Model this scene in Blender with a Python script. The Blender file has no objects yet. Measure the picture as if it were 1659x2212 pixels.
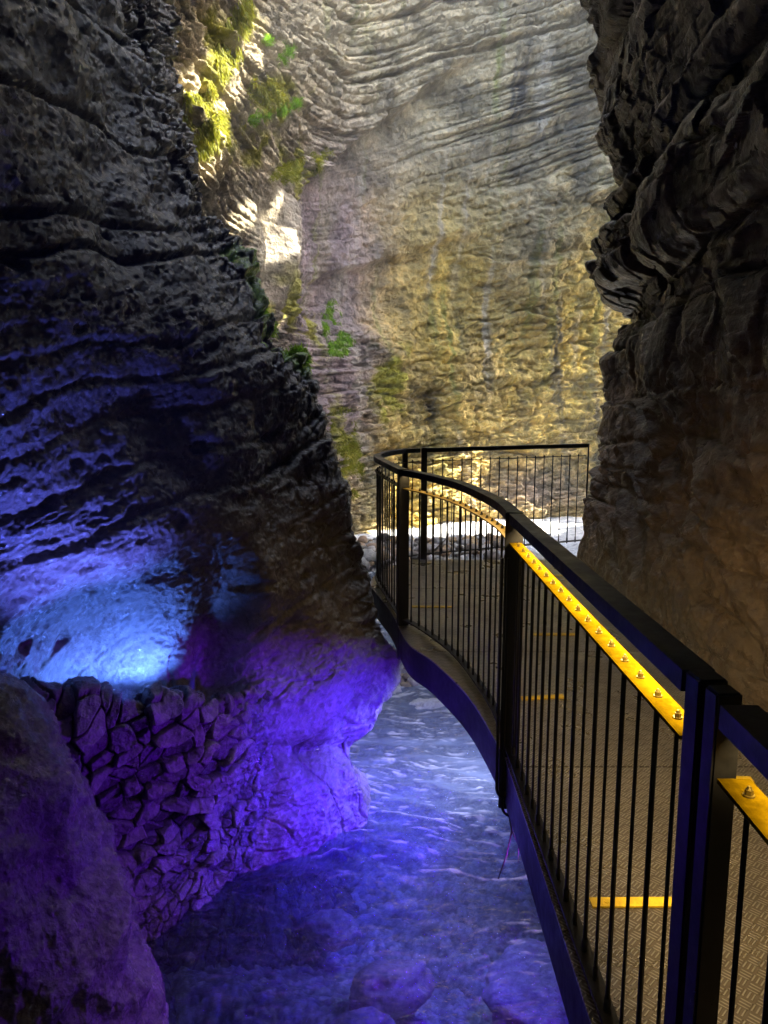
import bpy, bmesh, math, random
import numpy as np
from mathutils import Vector, Matrix

random.seed(7)
RNG = np.random.default_rng(11)
scene = bpy.context.scene
COL = scene.collection
Q = 1.0                       # mesh density
f4 = np.float32

# ------------------------------------------------------------------ camera model (photo measured at 1659 x 2212)
FPX, CX, CY = 1600.0, 829.5, 1106.0
PITCH = math.atan(246.0 / FPX)
CAM = np.array([0.0, 0.0, 1.6])
FW = np.array([0, math.cos(PITCH), -math.sin(PITCH)])
UP = np.array([0, math.sin(PITCH), math.cos(PITCH)])
RT = np.array([1.0, 0, 0])
def ray(px, py):
    return FW + (px - CX) / FPX * RT - (py - CY) / FPX * UP
def at_d(px, py, d):           # point of that sight line at distance Y = d
    r = ray(px, py); return CAM + r * (d / r[1])
def at_z(px, py, z):           # point of that sight line at height z
    r = ray(px, py); return CAM + r * ((z - CAM[2]) / r[2])
def proj(P):
    v = P - CAM
    w = np.maximum(v @ FW, 1e-3)
    return CX + FPX * (v @ RT) / w, CY - FPX * (v @ UP) / w

# ------------------------------------------------------------------ noise
def _hash(ix, iy, iz, seed):
    h = (ix.astype(np.uint32) * np.uint32(374761393) + iy.astype(np.uint32) * np.uint32(668265263)
         + iz.astype(np.uint32) * np.uint32(2246822519) + np.uint32((seed * 3266489917) & 0xffffffff))
    h ^= h >> np.uint32(15); h *= np.uint32(2654435761); h ^= h >> np.uint32(13); h *= np.uint32(1274126177)
    h ^= h >> np.uint32(16)
    return h
def rnd(ix, iy=0, iz=0, seed=0):
    ix = np.asarray(ix).astype(np.int64); iy = np.asarray(iy).astype(np.int64) + 0 * ix; iz = np.asarray(iz).astype(np.int64) + 0 * ix
    return (_hash(ix, iy, iz, seed) / 4294967295.0).astype(f4)
def pn(x, y, z, seed=0):       # gradient noise about -1..1
    x = np.asarray(x, f4); y = np.asarray(y, f4) + 0 * x; z = np.asarray(z, f4) + 0 * x
    xi = np.floor(x).astype(np.int64); yi = np.floor(y).astype(np.int64); zi = np.floor(z).astype(np.int64)
    fx = x - xi; fy = y - yi; fz = z - zi
    u = fx * fx * fx * (fx * (fx * 6 - 15) + 10); v = fy * fy * fy * (fy * (fy * 6 - 15) + 10); w = fz * fz * fz * (fz * (fz * 6 - 15) + 10)
    def g(dx, dy, dz):
        h = _hash(xi + dx, yi + dy, zi + dz, seed)
        a = (h & np.uint32(1023)).astype(f4) / 511.5 - 1; b = ((h >> np.uint32(10)) & np.uint32(1023)).astype(f4) / 511.5 - 1
        c = ((h >> np.uint32(20)) & np.uint32(1023)).astype(f4) / 511.5 - 1
        return a * (fx - dx) + b * (fy - dy) + c * (fz - dz)
    x00 = g(0, 0, 0) * (1 - u) + g(1, 0, 0) * u; x10 = g(0, 1, 0) * (1 - u) + g(1, 1, 0) * u
    x01 = g(0, 0, 1) * (1 - u) + g(1, 0, 1) * u; x11 = g(0, 1, 1) * (1 - u) + g(1, 1, 1) * u
    return 1.3 * ((x00 * (1 - v) + x10 * v) * (1 - w) + (x01 * (1 - v) + x11 * v) * w)
def fbm(x, y, z, o=4, seed=0, gain=.5):
    s = 0; a = 1.0; f = 1.0
    for i in range(o):
        s = s + a * pn(x * f, y * f, z * f, seed + i * 17); a *= gain; f *= 2.03
    return s
def ridged(x, y, z, o=4, seed=0):
    s = 0; a = 1.0; f = 1.0
    for i in range(o):
        s = s + a * (1 - np.abs(pn(x * f, y * f, z * f, seed + i * 17)) * 1.6); a *= .5; f *= 2.03
    return s / 1.9
def worley(x, y, z, seed=0):   # F1, F2, id
    xi = np.floor(x).astype(np.int64); yi = np.floor(y).astype(np.int64); zi = np.floor(z).astype(np.int64)
    f1 = np.full(x.shape, 9.0, f4); f2 = f1.copy(); cid = np.zeros(x.shape, f4)
    for dx in (-1, 0, 1):
        for dy in (-1, 0, 1):
            for dz in (-1, 0, 1):
                h = _hash(xi + dx, yi + dy, zi + dz, seed)
                a = (h & np.uint32(1023)).astype(f4) / 1023; b = ((h >> np.uint32(10)) & np.uint32(1023)).astype(f4) / 1023
                c = ((h >> np.uint32(20)) & np.uint32(1023)).astype(f4) / 1023
                d = np.sqrt((xi + dx + a - x) ** 2 + (yi + dy + b - y) ** 2 + (zi + dz + c - z) ** 2).astype(f4)
                m = d < f1
                f2 = np.where(m, f1, np.minimum(f2, d)); cid = np.where(m, a * .7 + c * .3, cid); f1 = np.where(m, d, f1)
    return f1, f2, cid
def worley2(x, y, seed=0):     # plane cells: F1, F2, id, id2
    xi = np.floor(x).astype(np.int64); yi = np.floor(y).astype(np.int64); zi = np.zeros_like(xi)
    f1 = np.full(x.shape, 9.0, f4); f2 = f1.copy(); ca = np.zeros(x.shape, f4); cb = ca.copy(); ox = ca.copy(); oy = ca.copy()
    for dx in (-1, 0, 1):
        for dy in (-1, 0, 1):
            h = _hash(xi + dx, yi + dy, zi, seed)
            a = (h & np.uint32(1023)).astype(f4) / 1023; b = ((h >> np.uint32(10)) & np.uint32(1023)).astype(f4) / 1023
            c = ((h >> np.uint32(20)) & np.uint32(1023)).astype(f4) / 1023
            qx = xi + dx + .1 + .8 * a - x; qy = yi + dy + .1 + .8 * b - y; d = np.hypot(qx, qy).astype(f4)
            m = d < f1
            f2 = np.where(m, f1, np.minimum(f2, d)); ca = np.where(m, c, ca); cb = np.where(m, (a * 7.3 + b * 3.1) % 1, cb); ox = np.where(m, qx, ox); oy = np.where(m, qy, oy); f1 = np.where(m, d, f1)
    return f1, f2, ca, cb, ox, oy
def ss(a, b, x):
    t = np.clip((x - a) / (b - a), 0, 1); return t * t * (3 - 2 * t)
def gauss(px, py, cx, cy, sx, sy):
    return np.exp(-((px - cx) / sx) ** 2 - ((py - cy) / sy) ** 2)

# ------------------------------------------------------------------ rock beds: steps, undercuts and joints of layered limestone
def beds(s, lat, lat2, thick, seed, notch=.05, block=1.2, amp=.10, namp=None, jkeep=.65):
    namp = amp * .9 if namp is None else namp
    r = np.random.default_rng(seed)
    th = thick * (0.35 + 1.4 * r.random(4000) ** 1.6)
    b = np.cumsum(th) - 1000 * thick
    sw = s + .18 * thick * pn(lat * 1.1, lat2 * 1.1, s * .6, seed + 3) + .05 * thick * pn(lat * 5, lat2 * 5, s * 4, seed + 4)
    i = np.clip(np.searchsorted(b, sw), 1, 3999)
    t = (sw - b[i - 1]) / th[i]
    off = rnd(i, 0, 0, seed) - .5
    wob = pn(lat * .8 + 13.7 * i, lat2 * .8, i * 3.1, seed + 5)
    bl = (lat + .25 * pn(lat * 1.7, lat2 * 1.7, s * 1.5, seed + 6)) / (block * (0.5 + rnd(i, 3, 0, seed))) + 17 * rnd(i, 5, 0, seed)
    bi = np.floor(bl); bt = bl - bi
    boff = rnd(i, bi, 1, seed) - .5
    edge = np.minimum(t, 1 - t) * th[i]
    n = 1 - ss(0, notch, edge)
    jt = np.minimum(bt, 1 - bt) * block
    n = np.maximum(n, .7 * (1 - ss(0, notch * .6, jt)) * (rnd(i, bi, 2, seed) > 1 - jkeep))
    lip = (t - .5) * .35
    return (amp * (1.1 * off + .9 * wob + .8 * boff + lip) - namp * n * np.clip(.75 + .9 * pn(lat * 1.3, i * 2.7, 0, seed + 9), .1, 1.3)).astype(f4)

# ------------------------------------------------------------------ mesh helpers
def catmull(P, n_per):         # P: K x ... control, n_per: samples per interval
    P = np.asarray(P, float)
    K = len(P)
    E = np.concatenate([2 * P[:1] - P[1:2], P, 2 * P[-1:] - P[-2:-1]])
    out = []
    for k in range(K - 1):
        p0, p1, p2, p3 = E[k], E[k + 1], E[k + 2], E[k + 3]
        for j in range(n_per[k]):
            t = j / n_per[k]
            out.append(.5 * (2 * p1 + (p2 - p0) * t + (2 * p0 - 5 * p1 + 4 * p2 - p3) * t * t + (3 * p1 - p0 - 3 * p2 + p3) * t ** 3))
    out.append(P[-1])
    return np.array(out)
def net(C, nr, nc):
    A = catmull(C, nr)
    return catmull(A.transpose(1, 0, 2), nc).transpose(1, 0, 2)
def normals(G, toward):
    du = np.gradient(G, axis=1); dv = np.gradient(G, axis=0)
    N = np.cross(du, dv); N /= np.linalg.norm(N, axis=2, keepdims=True) + 1e-9
    if ((toward - G) * N).sum() < 0: N = -N
    return N
def link(name, me, mat, parent=None):
    o = bpy.data.objects.new(name, me); COL.objects.link(o)
    if mat: me.materials.append(mat)
    if parent: o.parent = parent
    return o
def grid_obj(name, G, mat, tint=None, parent=None, flip=False, smooth=True):
    R, C = G.shape[:2]
    me = bpy.data.meshes.new(name)
    idx = np.arange(R * C, dtype=np.int32).reshape(R, C)
    if not flip:
        cr = np.cross(G[:-1, 1:] - G[:-1, :-1], G[1:, :-1] - G[:-1, :-1])
        flip = (cr * (np.array([.6, 3.5, 1.6]) - G[:-1, :-1])).sum() < 0
    q = np.stack([idx[:-1, :-1], idx[:-1, 1:], idx[1:, 1:], idx[1:, :-1]], -1).reshape(-1, 4)
    if flip: q = q[:, ::-1]
    me.vertices.add(R * C); me.vertices.foreach_set('co', np.ascontiguousarray(G, f4).ravel())
    me.loops.add(q.size); me.loops.foreach_set('vertex_index', np.ascontiguousarray(q).ravel())
    me.polygons.add(len(q)); me.polygons.foreach_set('loop_start', np.arange(0, q.size, 4, dtype=np.int32))
    me.polygons.foreach_set('use_smooth', np.full(len(q), smooth))
    if tint is not None:
        a = me.color_attributes.new('tint', 'FLOAT_COLOR', 'POINT')
        c = np.ones((R * C, 4), f4); c[:, :3] = np.clip(tint.reshape(-1, 3), 0, 1)
        a.data.foreach_set('color', c.ravel())
    me.update(calc_edges=True); me.validate()
    return link(name, me, mat, parent)
def soup_obj(name, V, F, mat, parent=None, smooth=False, tint=None):   # many faces of one size
    V = np.asarray(V, f4); F = np.asarray(F, np.int32); k = F.shape[1]
    me = bpy.data.meshes.new(name)
    me.vertices.add(len(V)); me.vertices.foreach_set('co', V.ravel())
    me.loops.add(F.size); me.loops.foreach_set('vertex_index', F.ravel())
    me.polygons.add(len(F)); me.polygons.foreach_set('loop_start', np.arange(0, F.size, k, dtype=np.int32))
    me.polygons.foreach_set('use_smooth', np.full(len(F), smooth))
    if tint is not None:
        a = me.color_attributes.new('tint', 'FLOAT_COLOR', 'POINT')
        c = np.ones((len(V), 4), f4); c[:, :3] = np.clip(tint, 0, 1); a.data.foreach_set('color', c.ravel())
    me.update(calc_edges=True); me.validate()
    return link(name, me, mat, parent)
def tag(o, label=None, cat=None, group=None, kind=None):
    if label: o['label'] = label
    if cat: o['category'] = cat
    if group: o['group'] = group
    if kind: o['kind'] = kind
    return o
def bm_obj(name, bm, mat, parent=None, smooth=False, bevel=0):
    me = bpy.data.meshes.new(name)
    if bevel:
        bmesh.ops.bevel(bm, geom=[e for e in bm.edges], offset=bevel, segments=2, affect='EDGES', clamp_overlap=True)
    bmesh.ops.recalc_face_normals(bm, faces=bm.faces)
    bm.to_mesh(me); bm.free()
    if smooth:
        me.polygons.foreach_set('use_smooth', np.full(len(me.polygons), True))
    return link(name, me, mat, parent)
def add_box(bm, c, sx, sy, sz, rz=0.0):
    m = Matrix.Translation(Vector(c)) @ Matrix.Rotation(rz, 4, 'Z') @ Matrix.Diagonal((sx, sy, sz, 1))
    return bmesh.ops.create_cube(bm, size=1, matrix=m)
def add_cyl(bm, a, b, r, n=8, r2=None):
    a = Vector(a); b = Vector(b); d = b - a
    m = Matrix.Translation((a + b) / 2) @ d.to_track_quat('Z', 'Y').to_matrix().to_4x4()
    bmesh.ops.create_cone(bm, cap_ends=True, segments=n, radius1=r, radius2=r if r2 is None else r2, depth=d.length, matrix=m)
def sweep(bm, path, w, h, drop=0.0):          # horizontal path (x,y), section w wide, from z to z-h ; path rows are (x,y,z of the top)
    P = np.asarray(path, float); T = np.gradient(P[:, :2], axis=0); T /= np.linalg.norm(T, axis=1, keepdims=True)
    Nn = np.stack([-T[:, 1], T[:, 0]], 1)
    rings = []
    for p, n in zip(P, Nn):
        rings.append([bm.verts.new((p[0] + s * n[0] * w / 2, p[1] + s * n[1] * w / 2, p[2] - t)) for s, t in ((1, 0), (-1, 0), (-1, h), (1, h))])
    for a, b in zip(rings[:-1], rings[1:]):
        for k in range(4):
            bm.faces.new((a[k], a[(k + 1) % 4], b[(k + 1) % 4], b[k]))
    bm.faces.new(rings[0]); bm.faces.new(rings[-1][::-1])
def add_tube(bm, path, r, n=8):
    P = [Vector(p) for p in path]; rings = []
    for i, p in enumerate(P):
        t = (P[min(i + 1, len(P) - 1)] - P[max(i - 1, 0)]).normalized()
        q = t.to_track_quat('Z', 'Y')
        rr = r[i] if hasattr(r, '__len__') else r
        rings.append([bm.verts.new(p + q @ Vector((rr * math.cos(2 * math.pi * k / n), rr * math.sin(2 * math.pi * k / n), 0))) for k in range(n)])
    for a, b in zip(rings[:-1], rings[1:]):
        for k in range(n): bm.faces.new((a[k], a[(k + 1) % n], b[(k + 1) % n], b[k]))
    bm.faces.new(rings[0]); bm.faces.new(rings[-1][::-1])

# ------------------------------------------------------------------ materials
class NT:
    def __init__(s, name):
        s.m = bpy.data.materials.new(name); s.m.use_nodes = True; s.t = s.m.node_tree; s.t.nodes.clear()
        s.out = s.n('ShaderNodeOutputMaterial')
    def n(s, kind, ins=None, **kw):
        x = s.t.nodes.new(kind)
        for k, v in kw.items(): setattr(x, k, v)
        for k, v in (ins or {}).items():
            if hasattr(v, 'links') or isinstance(v, bpy.types.NodeSocket): s.t.links.new(v, x.inputs[k])
            else: x.inputs[k].default_value = v
        return x
    def math(s, op, a, b=0.0, c=0.0):
        x = s.n('ShaderNodeMath', {0: a, 1: b, 2: c}, operation=op); return x.outputs[0]
    def maprange(s, v, a, b, c, d):
        return s.n('ShaderNodeMapRange', {0: v, 1: a, 2: b, 3: c, 4: d}).outputs[0]
    def noise(s, vec, scale, detail=4, rough=.55, dist=0.0):
        return s.n('ShaderNodeTexNoise', {'Vector': vec, 'Scale': scale, 'Detail': detail, 'Roughness': rough, 'Distortion': dist}).outputs['Fac']
    def mix(s, f, a, b, mode='MIX'):
        x = s.n('ShaderNodeMix', data_type='RGBA', blend_type=mode)
        for sock, v in ((x.inputs[0], f), (x.inputs[6], a), (x.inputs[7], b)):
            if isinstance(v, bpy.types.NodeSocket): s.t.links.new(v, sock)
            else: sock.default_value = v if not isinstance(v, tuple) or len(v) == 4 else (*v, 1)
        return x.outputs[2]
    def surf(s, sh): s.t.links.new(sh, s.out.inputs[0]); return s.m

def rock_mat(name, fine=14.0, bump=.03, rough=(.35, .75), contrast=(.65, 1.3), spec=.5, pits=0.0):
    t = NT(name)
    co = t.n('ShaderNodeTexCoord').outputs['Object']
    tint = t.n('ShaderNodeVertexColor', layer_name='tint').outputs[0]
    n1 = t.noise(co, fine, 8, .65); n2 = t.noise(co, fine * 4.3, 6, .7); n3 = t.noise(co, fine * .35, 4, .6)
    k = t.math('ADD', t.maprange(n1, .3, .7, contrast[0], contrast[1]), t.maprange(n2, .3, .7, -.14, .14))
    g = t.n('ShaderNodeCombineColor', {0: k, 1: k, 2: k}).outputs[0]
    base = t.mix(1.0, tint, g, 'MULTIPLY')
    h = t.math('ADD', t.math('MULTIPLY', n1, 1.0), t.math('MULTIPLY', n2, .35))
    if pits:
        v = t.n('ShaderNodeTexVoronoi', {'Vector': co, 'Scale': fine * 1.6, 'Randomness': 1.0}).outputs['Distance']
        h = t.math('ADD', h, t.math('MULTIPLY', v, pits))
    b = t.n('ShaderNodeBump', {'Height': h, 'Distance': bump, 'Strength': 1.0}).outputs[0]
    r = t.maprange(n3, .35, .65, rough[0], rough[1])
    p = t.n('ShaderNodeBsdfPrincipled', {'Base Color': base, 'Roughness': r, 'Normal': b, 'Specular IOR Level': spec})
    return t.surf(p.outputs[0])
def metal_mat(name, col, rough=(.3, .6), metallic=0.0, scale=30, spec=.5, bump=.0008, wear=(.6, 1.3)):
    t = NT(name); co = t.n('ShaderNodeTexCoord').outputs['Object']
    n1 = t.noise(co, scale, 6, .6); n2 = t.noise(co, scale * .15, 4, .6)
    n3 = t.noise(t.n('ShaderNodeMapping', {'Vector': co, 'Scale': (1, .12, .12)}).outputs[0], scale * 2.5, 4, .7)
    f = t.math('ADD', t.math('MULTIPLY', t.maprange(n2, .35, .65, 0, 1), .55), t.math('MULTIPLY', t.maprange(n1, .4, .68, 0, 1), .3)); f = t.math('ADD', f, t.math('MULTIPLY', t.maprange(n3, .55, .7, 0, 1), .25))
    c = t.mix(f, tuple(x * wear[0] for x in col), tuple(min(1, x * wear[1]) for x in col))
    b = t.n('ShaderNodeBump', {'Height': n1, 'Distance': bump}).outputs[0]
    r = t.maprange(t.math('ADD', t.math('MULTIPLY', n1, .4), t.math('MULTIPLY', n2, .6)), .35, .65, *rough)
    return t.surf(t.n('ShaderNodeBsdfPrincipled', {'Base Color': c, 'Roughness': r, 'Metallic': metallic, 'Normal': b, 'Specular IOR Level': spec}).outputs[0])

M_left = rock_mat('wet layered limestone', 22, .018, (.13, .5), (.5, 1.4), .6, .25)
M_right = rock_mat('dark fluted limestone', 18, .022, (.16, .5), (.5, 1.4), .6, .2)
M_far = rock_mat('weathered far limestone', 6, .16, (.6, .9), (.6, 1.4), .3, .3)
M_rub = rock_mat('mortared rubble', 26, .016, (.14, .5), (.5, 1.4), .9, .1)
M_near = rock_mat('near cave rock', 20, .028, (.05, .35), (.45, 1.5), 1.0, .2)
M_bed = rock_mat('stream gravel', 30, .01, (.4, .8), (.6, 1.4), .4)
M_steel = metal_mat('dark painted steel', (.014, .014, .015), (.25, .55), 0.0, 40, .32)
M_gird = metal_mat('weathered girder paint', (.02, .018, .018), (.35, .65), 0.0, 25, .25)
M_bar = metal_mat('yellow flat bar', (.105, .066, .0012), (.5, .75), .0, 60, .0, .0008, (.42, 1.25))
M_nut = metal_mat('bolt steel', (.16, .115, .02), (.3, .5), .6, 80)
M_yel = metal_mat('yellow strip paint', (.75, .50, .02), (.4, .7), 0.0, 60, .4)

# ------------------------------------------------------------------ LEFT CLIFF
def near_net(rows, edge, back, nr, nc):
    C = []
    for (px, py, d) in rows:
        n = at_d(px, py, d)
        zz = n[2]
        ex = np.interp(zz, [e[0] for e in edge], [e[1] for e in edge]); ey = np.interp(zz, [e[0] for e in edge], [e[2] for e in edge])
        e = np.array([ex, ey, zz]); r = []
        for f, bul in ((0, 0), (.25, .05), (.5, .1), (.75, .1), (.93, .06)):
            p = e + (n - e) * f; nn = np.array([(n - e)[1], -(n - e)[0], 0]); nn /= np.linalg.norm(nn)
            if (CAM - p) @ nn < 0: nn = -nn
            r.append(p + nn * bul)
        r.append(n)
        for b in back: r.append(n + np.array(b))
        C.append(r)
    return net(np.array(C), nr, nc)

rowsL = [(300, -700, 9.6), (312, -350, 9.2), (325, -100, 8.8), (345, 20, 8.6), (365, 150, 8.4), (392, 300, 8.0), (420, 430, 7.7), (490, 560, 7.3),
         (575, 700, 6.95), (648, 800, 6.7), (700, 970, 6.35), (762, 1080, 6.15), (806, 1210, 6.0), (824, 1340, 5.78), (842, 1430, 5.6),
         (815, 1560, 5.35), (778, 1640, 5.2), (797, 1720, 5.12), (782, 1820, 5.0), (700, 1920, 4.92), (640, 2060, 4.9), (600, 2300, 5.0)]
edgeL = [(-3, -3.0, 2.8), (-1, -3.1, 2.7), (.1, -3.2, 2.9), (1.2, -2.8, 2.4), (2.2, -2.5, 2.0), (3.5, -2.35, 1.7), (6, -2.6, 1.7), (12, -3.6, 2.4)]
nrL = [int(max(8, 44 * Q))] * (len(rowsL) - 1)
nrL[0] = nrL[1] = int(16 * Q)
G = near_net(rowsL, edgeL, [(-.25, .7, 0), (-1.2, 1.9, 0), (-3.5, 3.0, 0)], nrL, [int(k * Q) for k in (60, 150, 170, 170, 130, 70, 40, 15, 10)])
N = normals(G, np.array([1.0, 3.0, 1.0]))
PX, PY = proj(G)
X, Y, Z = G[..., 0], G[..., 1], G[..., 2]
A = X * .64 + Y * .77                        # along the wall
# beds dip: rise towards the nose
S = Z - .20 * A + .10 * pn(A * .5, Z * .5, 0, 41)
D = .22 * fbm(X * .55, Y * .55, Z * .55, 3, 5)
frac = ss(5.2, 6.9, Y + .4 * pn(X * 1.3, Y * 1.3, Z * 1.3, 8) - .16 * (Z - 1))     # broken edge towards the daylight
low = ss(.35, -.15, Z)
frac0 = frac; frac = frac * (.22 + .78 * ss(.5, 1.7, Z))
lump = worley(A * 1.5 + .25 * pn(A * 2, S * 2, 0, 57), S * 2.6 + .25 * pn(A * 2, S * 2, 4, 58), X * .6, 59)
D += (frac0 - frac) * (.14 * fbm(X * 1.9, Y * 1.9, Z * 1.9, 4, 55) - .07 * (1 - ss(0, .07, np.abs(pn(A * 1.2, S * 3.0, 0, 56)))) + .10 * (lump[2] - .5) - .06 * (1 - ss(0, .09, lump[1] - lump[0])) + .05 * (ridged(A * 3, S * 6, X, 5, 60) - .6))
D += (frac0 - frac) * beds(S + .2, A, Z * .2, .24, 26, .03, .8, .04, .06, .3)
D += beds(S, A, Z * .2, .62, 21, .045, 2.6, .018, .035 + .05 * ss(1.6, 2.6, Z), .15) * (1 - .6 * low)
D += frac * beds(S + .1, A, Z * .2, .30, 24, .04, .55, .12, .09, .6) * (1 - .6 * low)
D += beds(S * 1.0 + .07, A, Z * .2, .10, 22, .02, .3, .02) * frac * (1 - .7 * low)
rough = ridged(A * 5.5, S * 2.2, X * 2, 5, 51)
D += frac * (1 - .5 * low) * (.15 * (rough - .6)) * .5
D += .03 * fbm(X * 6, Y * 6, Z * 6, 4, 61) * (.35 + .65 * frac) * (1 - .5 * low)
w1, w2, wi = worley(A * 4.2 + .3 * pn(A * 6, S * 6, 0, 64), S * 6.5, X * 2.0, 63)
D += frac * (1 - .6 * low) * (.13 * (wi - .5) - .05 * (1 - ss(0, .12, w2 - w1)))
w1, w2, wi = worley(A * 11, S * 14 + .3 * pn(A * 9, S * 9, 0, 66), X * 4.0, 65)
D += frac * (1 - .6 * low) * (.03 * (wi - .5) - .012 * (1 - ss(0, .15, w2 - w1)))
# scalloped wet skin of the lit face
sc = 1 - frac0
warp = .05 * pn(A * 6, S * 6, 0, 70)
D += sc * .013 * (1 - np.abs(pn(A * 15 + warp, S * 30 + warp * 20, X * 6, 71)) * 2) + sc * .010 * pn(A * 32, S * 55, X * 9, 72) + sc * .02 * (ridged(A * 4, S * 9, X, 4, 73) - .6)
D += sc * .05 * fbm(A * 2.2, S * 3.0, 3.3, 3, 75) + sc * .016 * fbm(A * 5, S * 9, 3.3, 3, 78)
pit = np.clip(pn(A * 4.5, S * 7.5, 1.7, 76) - .42, 0, 1)
D -= sc * .22 * pit
# alcove of the lamp and the recess beside it
D -= .80 * np.exp(-((PX - 275) / 215) ** 2) * ss(1160, 1500, PY)
D -= .30 * gauss(PX, PY, 505, 1410, 38, 150)
D += .16 * gauss(PX, PY, 565, 1320, 36, 120)
# bulging lower boulders
D += .12 * gauss(PX, PY, 660, 1480, 150, 90) - .13 * gauss(PX, PY, 640, 1625, 220, 30) + .10 * gauss(PX, PY, 690, 1740, 110, 90)
D += low * .05 * fbm(X * 2.6, Y * 2.6, Z * 2.6, 4, 81)
crack = np.abs(pn(X * 2.1 + .3 * Z, Y * 2.1, Z * 2.6, 83))
D -= low * .022 * (1 - ss(0, .03, crack))
crack = np.abs(pn(X * 4.1 + .3 * Z + 5, Y * 4.1, Z * 6.0 - .8 * Y, 84))
D -= low * .010 * (1 - ss(0, .05, crack)) * (pn(X * 1.7, Y * 1.7, Z * 1.7, 85) > -.1)
D += low * .008 * (ridged(X * 5, Y * 5, Z * 7, 4, 86) - .6)
GL = G + N * D[..., None]
nz = .5 + .5 * fbm(X * 1.7, Y * 1.7, Z * 1.7, 4, 91)
t_l = np.stack([.105 + .06 * nz, .095 + .05 * nz, .082 + .04 * nz], -1)
st = np.clip(.5 + .6 * pn(A * .5, S * 5, 0, 93), 0, 1)[..., None]
t_l = t_l * (.75 + .5 * st) * (1 - .62 * ss(1.0, 2.4, Z))[..., None] * np.array([1.06, .98, .9])  # upper wall darkened in the tint to stand for shade
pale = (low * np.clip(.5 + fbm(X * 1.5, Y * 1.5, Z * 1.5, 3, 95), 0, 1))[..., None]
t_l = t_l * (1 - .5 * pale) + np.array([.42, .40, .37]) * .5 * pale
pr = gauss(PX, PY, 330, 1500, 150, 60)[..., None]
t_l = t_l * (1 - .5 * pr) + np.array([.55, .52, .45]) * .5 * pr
gm = (frac * np.clip(pn(X * 1.1, Y * 1.1, Z * 1.1, 97) * 2 - .5, 0, 1) * (Z > .9))[..., None] * .5
t_l = t_l * (1 - gm) + np.array([.14, .17, .05]) * gm
ex_ = np.interp(PY, [540, 600, 680, 740, 800, 860], [486, 520, 562, 610, 655, 690])
em = np.exp(-(np.maximum(ex_ - 26 - PX, 0) / 16) ** 2) * ss(530, 570, PY) * ss(850, 780, PY)
em[:, :int(G.shape[1] * .55)] = 0
em = np.clip((em * (.7 + .9 * fbm(X * 3, Y * 3, Z * 3, 3, 98)) - .25) * 2.5, 0, .95)[..., None]
t_l = t_l * (1 - em) + np.array([.24, .42, .03]) * em
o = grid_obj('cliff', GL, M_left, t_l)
tag(o, 'dark layered rock wall on the left, washed blue low down, overhanging the stream', 'cliff')
NL = normals(GL, np.array([1.0, 3.0, 1.0]))

# ------------------------------------------------------------------ RIGHT CLIFF
rowsR = [(1268, -700, 8.2), (1278, -350, 8.1), (1284, -60, 8.0), (1288, 20, 8.0), (1318, 110, 7.95), (1306, 230, 7.9), (1300, 300, 7.85), (1325, 380, 7.8), (1352, 440, 7.75),
         (1368, 478, 7.72), (1302, 520, 7.6), (1298, 575, 7.58), (1316, 612, 7.6), (1386, 650, 7.7), (1382, 700, 7.7), (1352, 770, 7.6), (1372, 860, 7.55), (1358, 930, 7.45), (1352, 1010, 7.35),
         (1326, 1090, 7.25), (1294, 1160, 7.15), (1270, 1210, 7.05), (1276, 1260, 7.0), (1290, 1420, 7.0), (1310, 1700, 7.2)]
edgeR = [(-3, 2.1, 1.2), (0, 2.05, 1.2), (1.2, 1.95, 1.2), (3, 1.75, 1.2), (6, 1.5, 1.2), (12, 1.2, 1.2)]
nrR = [int(36 * Q)] * (len(rowsR) - 1); nrR[0] = nrR[1] = int(16 * Q)
G = near_net(rowsR, edgeR, [(.2, .5, 0), (.9, 1.4, 0), (5.0, 2.2, 0)], nrR, [int(k * Q) for k in (30, 60, 170, 170, 120, 60, 40, 15, 10)])
N = normals(G, np.array([0.5, 3.0, 1.0]))
PX, PY = proj(G); X, Y, Z = G[..., 0], G[..., 1], G[..., 2]
w_ = lambda a, b: pn(a * 3, b * 3, 1.5, 139)
S = Z + .06 * Y + .08 * pn(Y * .5, Z * .5, 0, 141)
D = .16 * fbm(X * .6, Y * .6, Z * .6, 3, 105)
upz = ss(1.0, 3.2, Z)
nose = ss(5.6, 7.2, Y)
D += beds(S, Y, Z * .2, .55, 121, .05, .9, .20, .12, .6) * (.42 + .58 * upz) * (.5 + .5 * nose)
D += beds(S, Y, Z * .2, .17, 122, .025, .5, .035) * (.1 + .9 * upz) * (.3 + .7 * nose)
k1, k2, k3 = worley(X * 2 + .3 * w_(Y, Z), Y * 3.2, S * 4.6, 137)
D += .07 * (k3 - .5) * (.25 + .75 * upz) - .0 * (1 - ss(0, .10, k2 - k1)) * upz
fl = (1 - upz)
q1 = Y * .80 - Z * .60 if False else (Y * .62 - Z * .78)      # flutes running down towards the viewer
q2 = Y * .78 + Z * .62
w = .18 * fbm(Y * 1.3, Z * 1.3, 4.1, 3, 131)
flu = 1 - np.abs(pn(q1 * 2.3 + w, q2 * .55, .5, 133)) * 2
flv = 1 - np.abs(pn(Y * 3.0 + w, Z * .8, 2.5, 135)) * 2
mid = ss(-.1, .6, Z) * fl
D += mid * .15 * flu + mid * .07 * (1 - np.abs(pn(q1 * 6 + w, q2 * 1.2, 7.5, 134)) * 2)
D += fl * .07 * flv * ss(6.0, 6.6, Y)
D += fl * .010 * fbm(X * 15, Y * 15, Z * 11, 4, 169)
D += .022 * fbm(X * 5, Y * 5, Z * 5, 4, 161) * (.4 + .6 * np.maximum(upz, mid))
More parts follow.
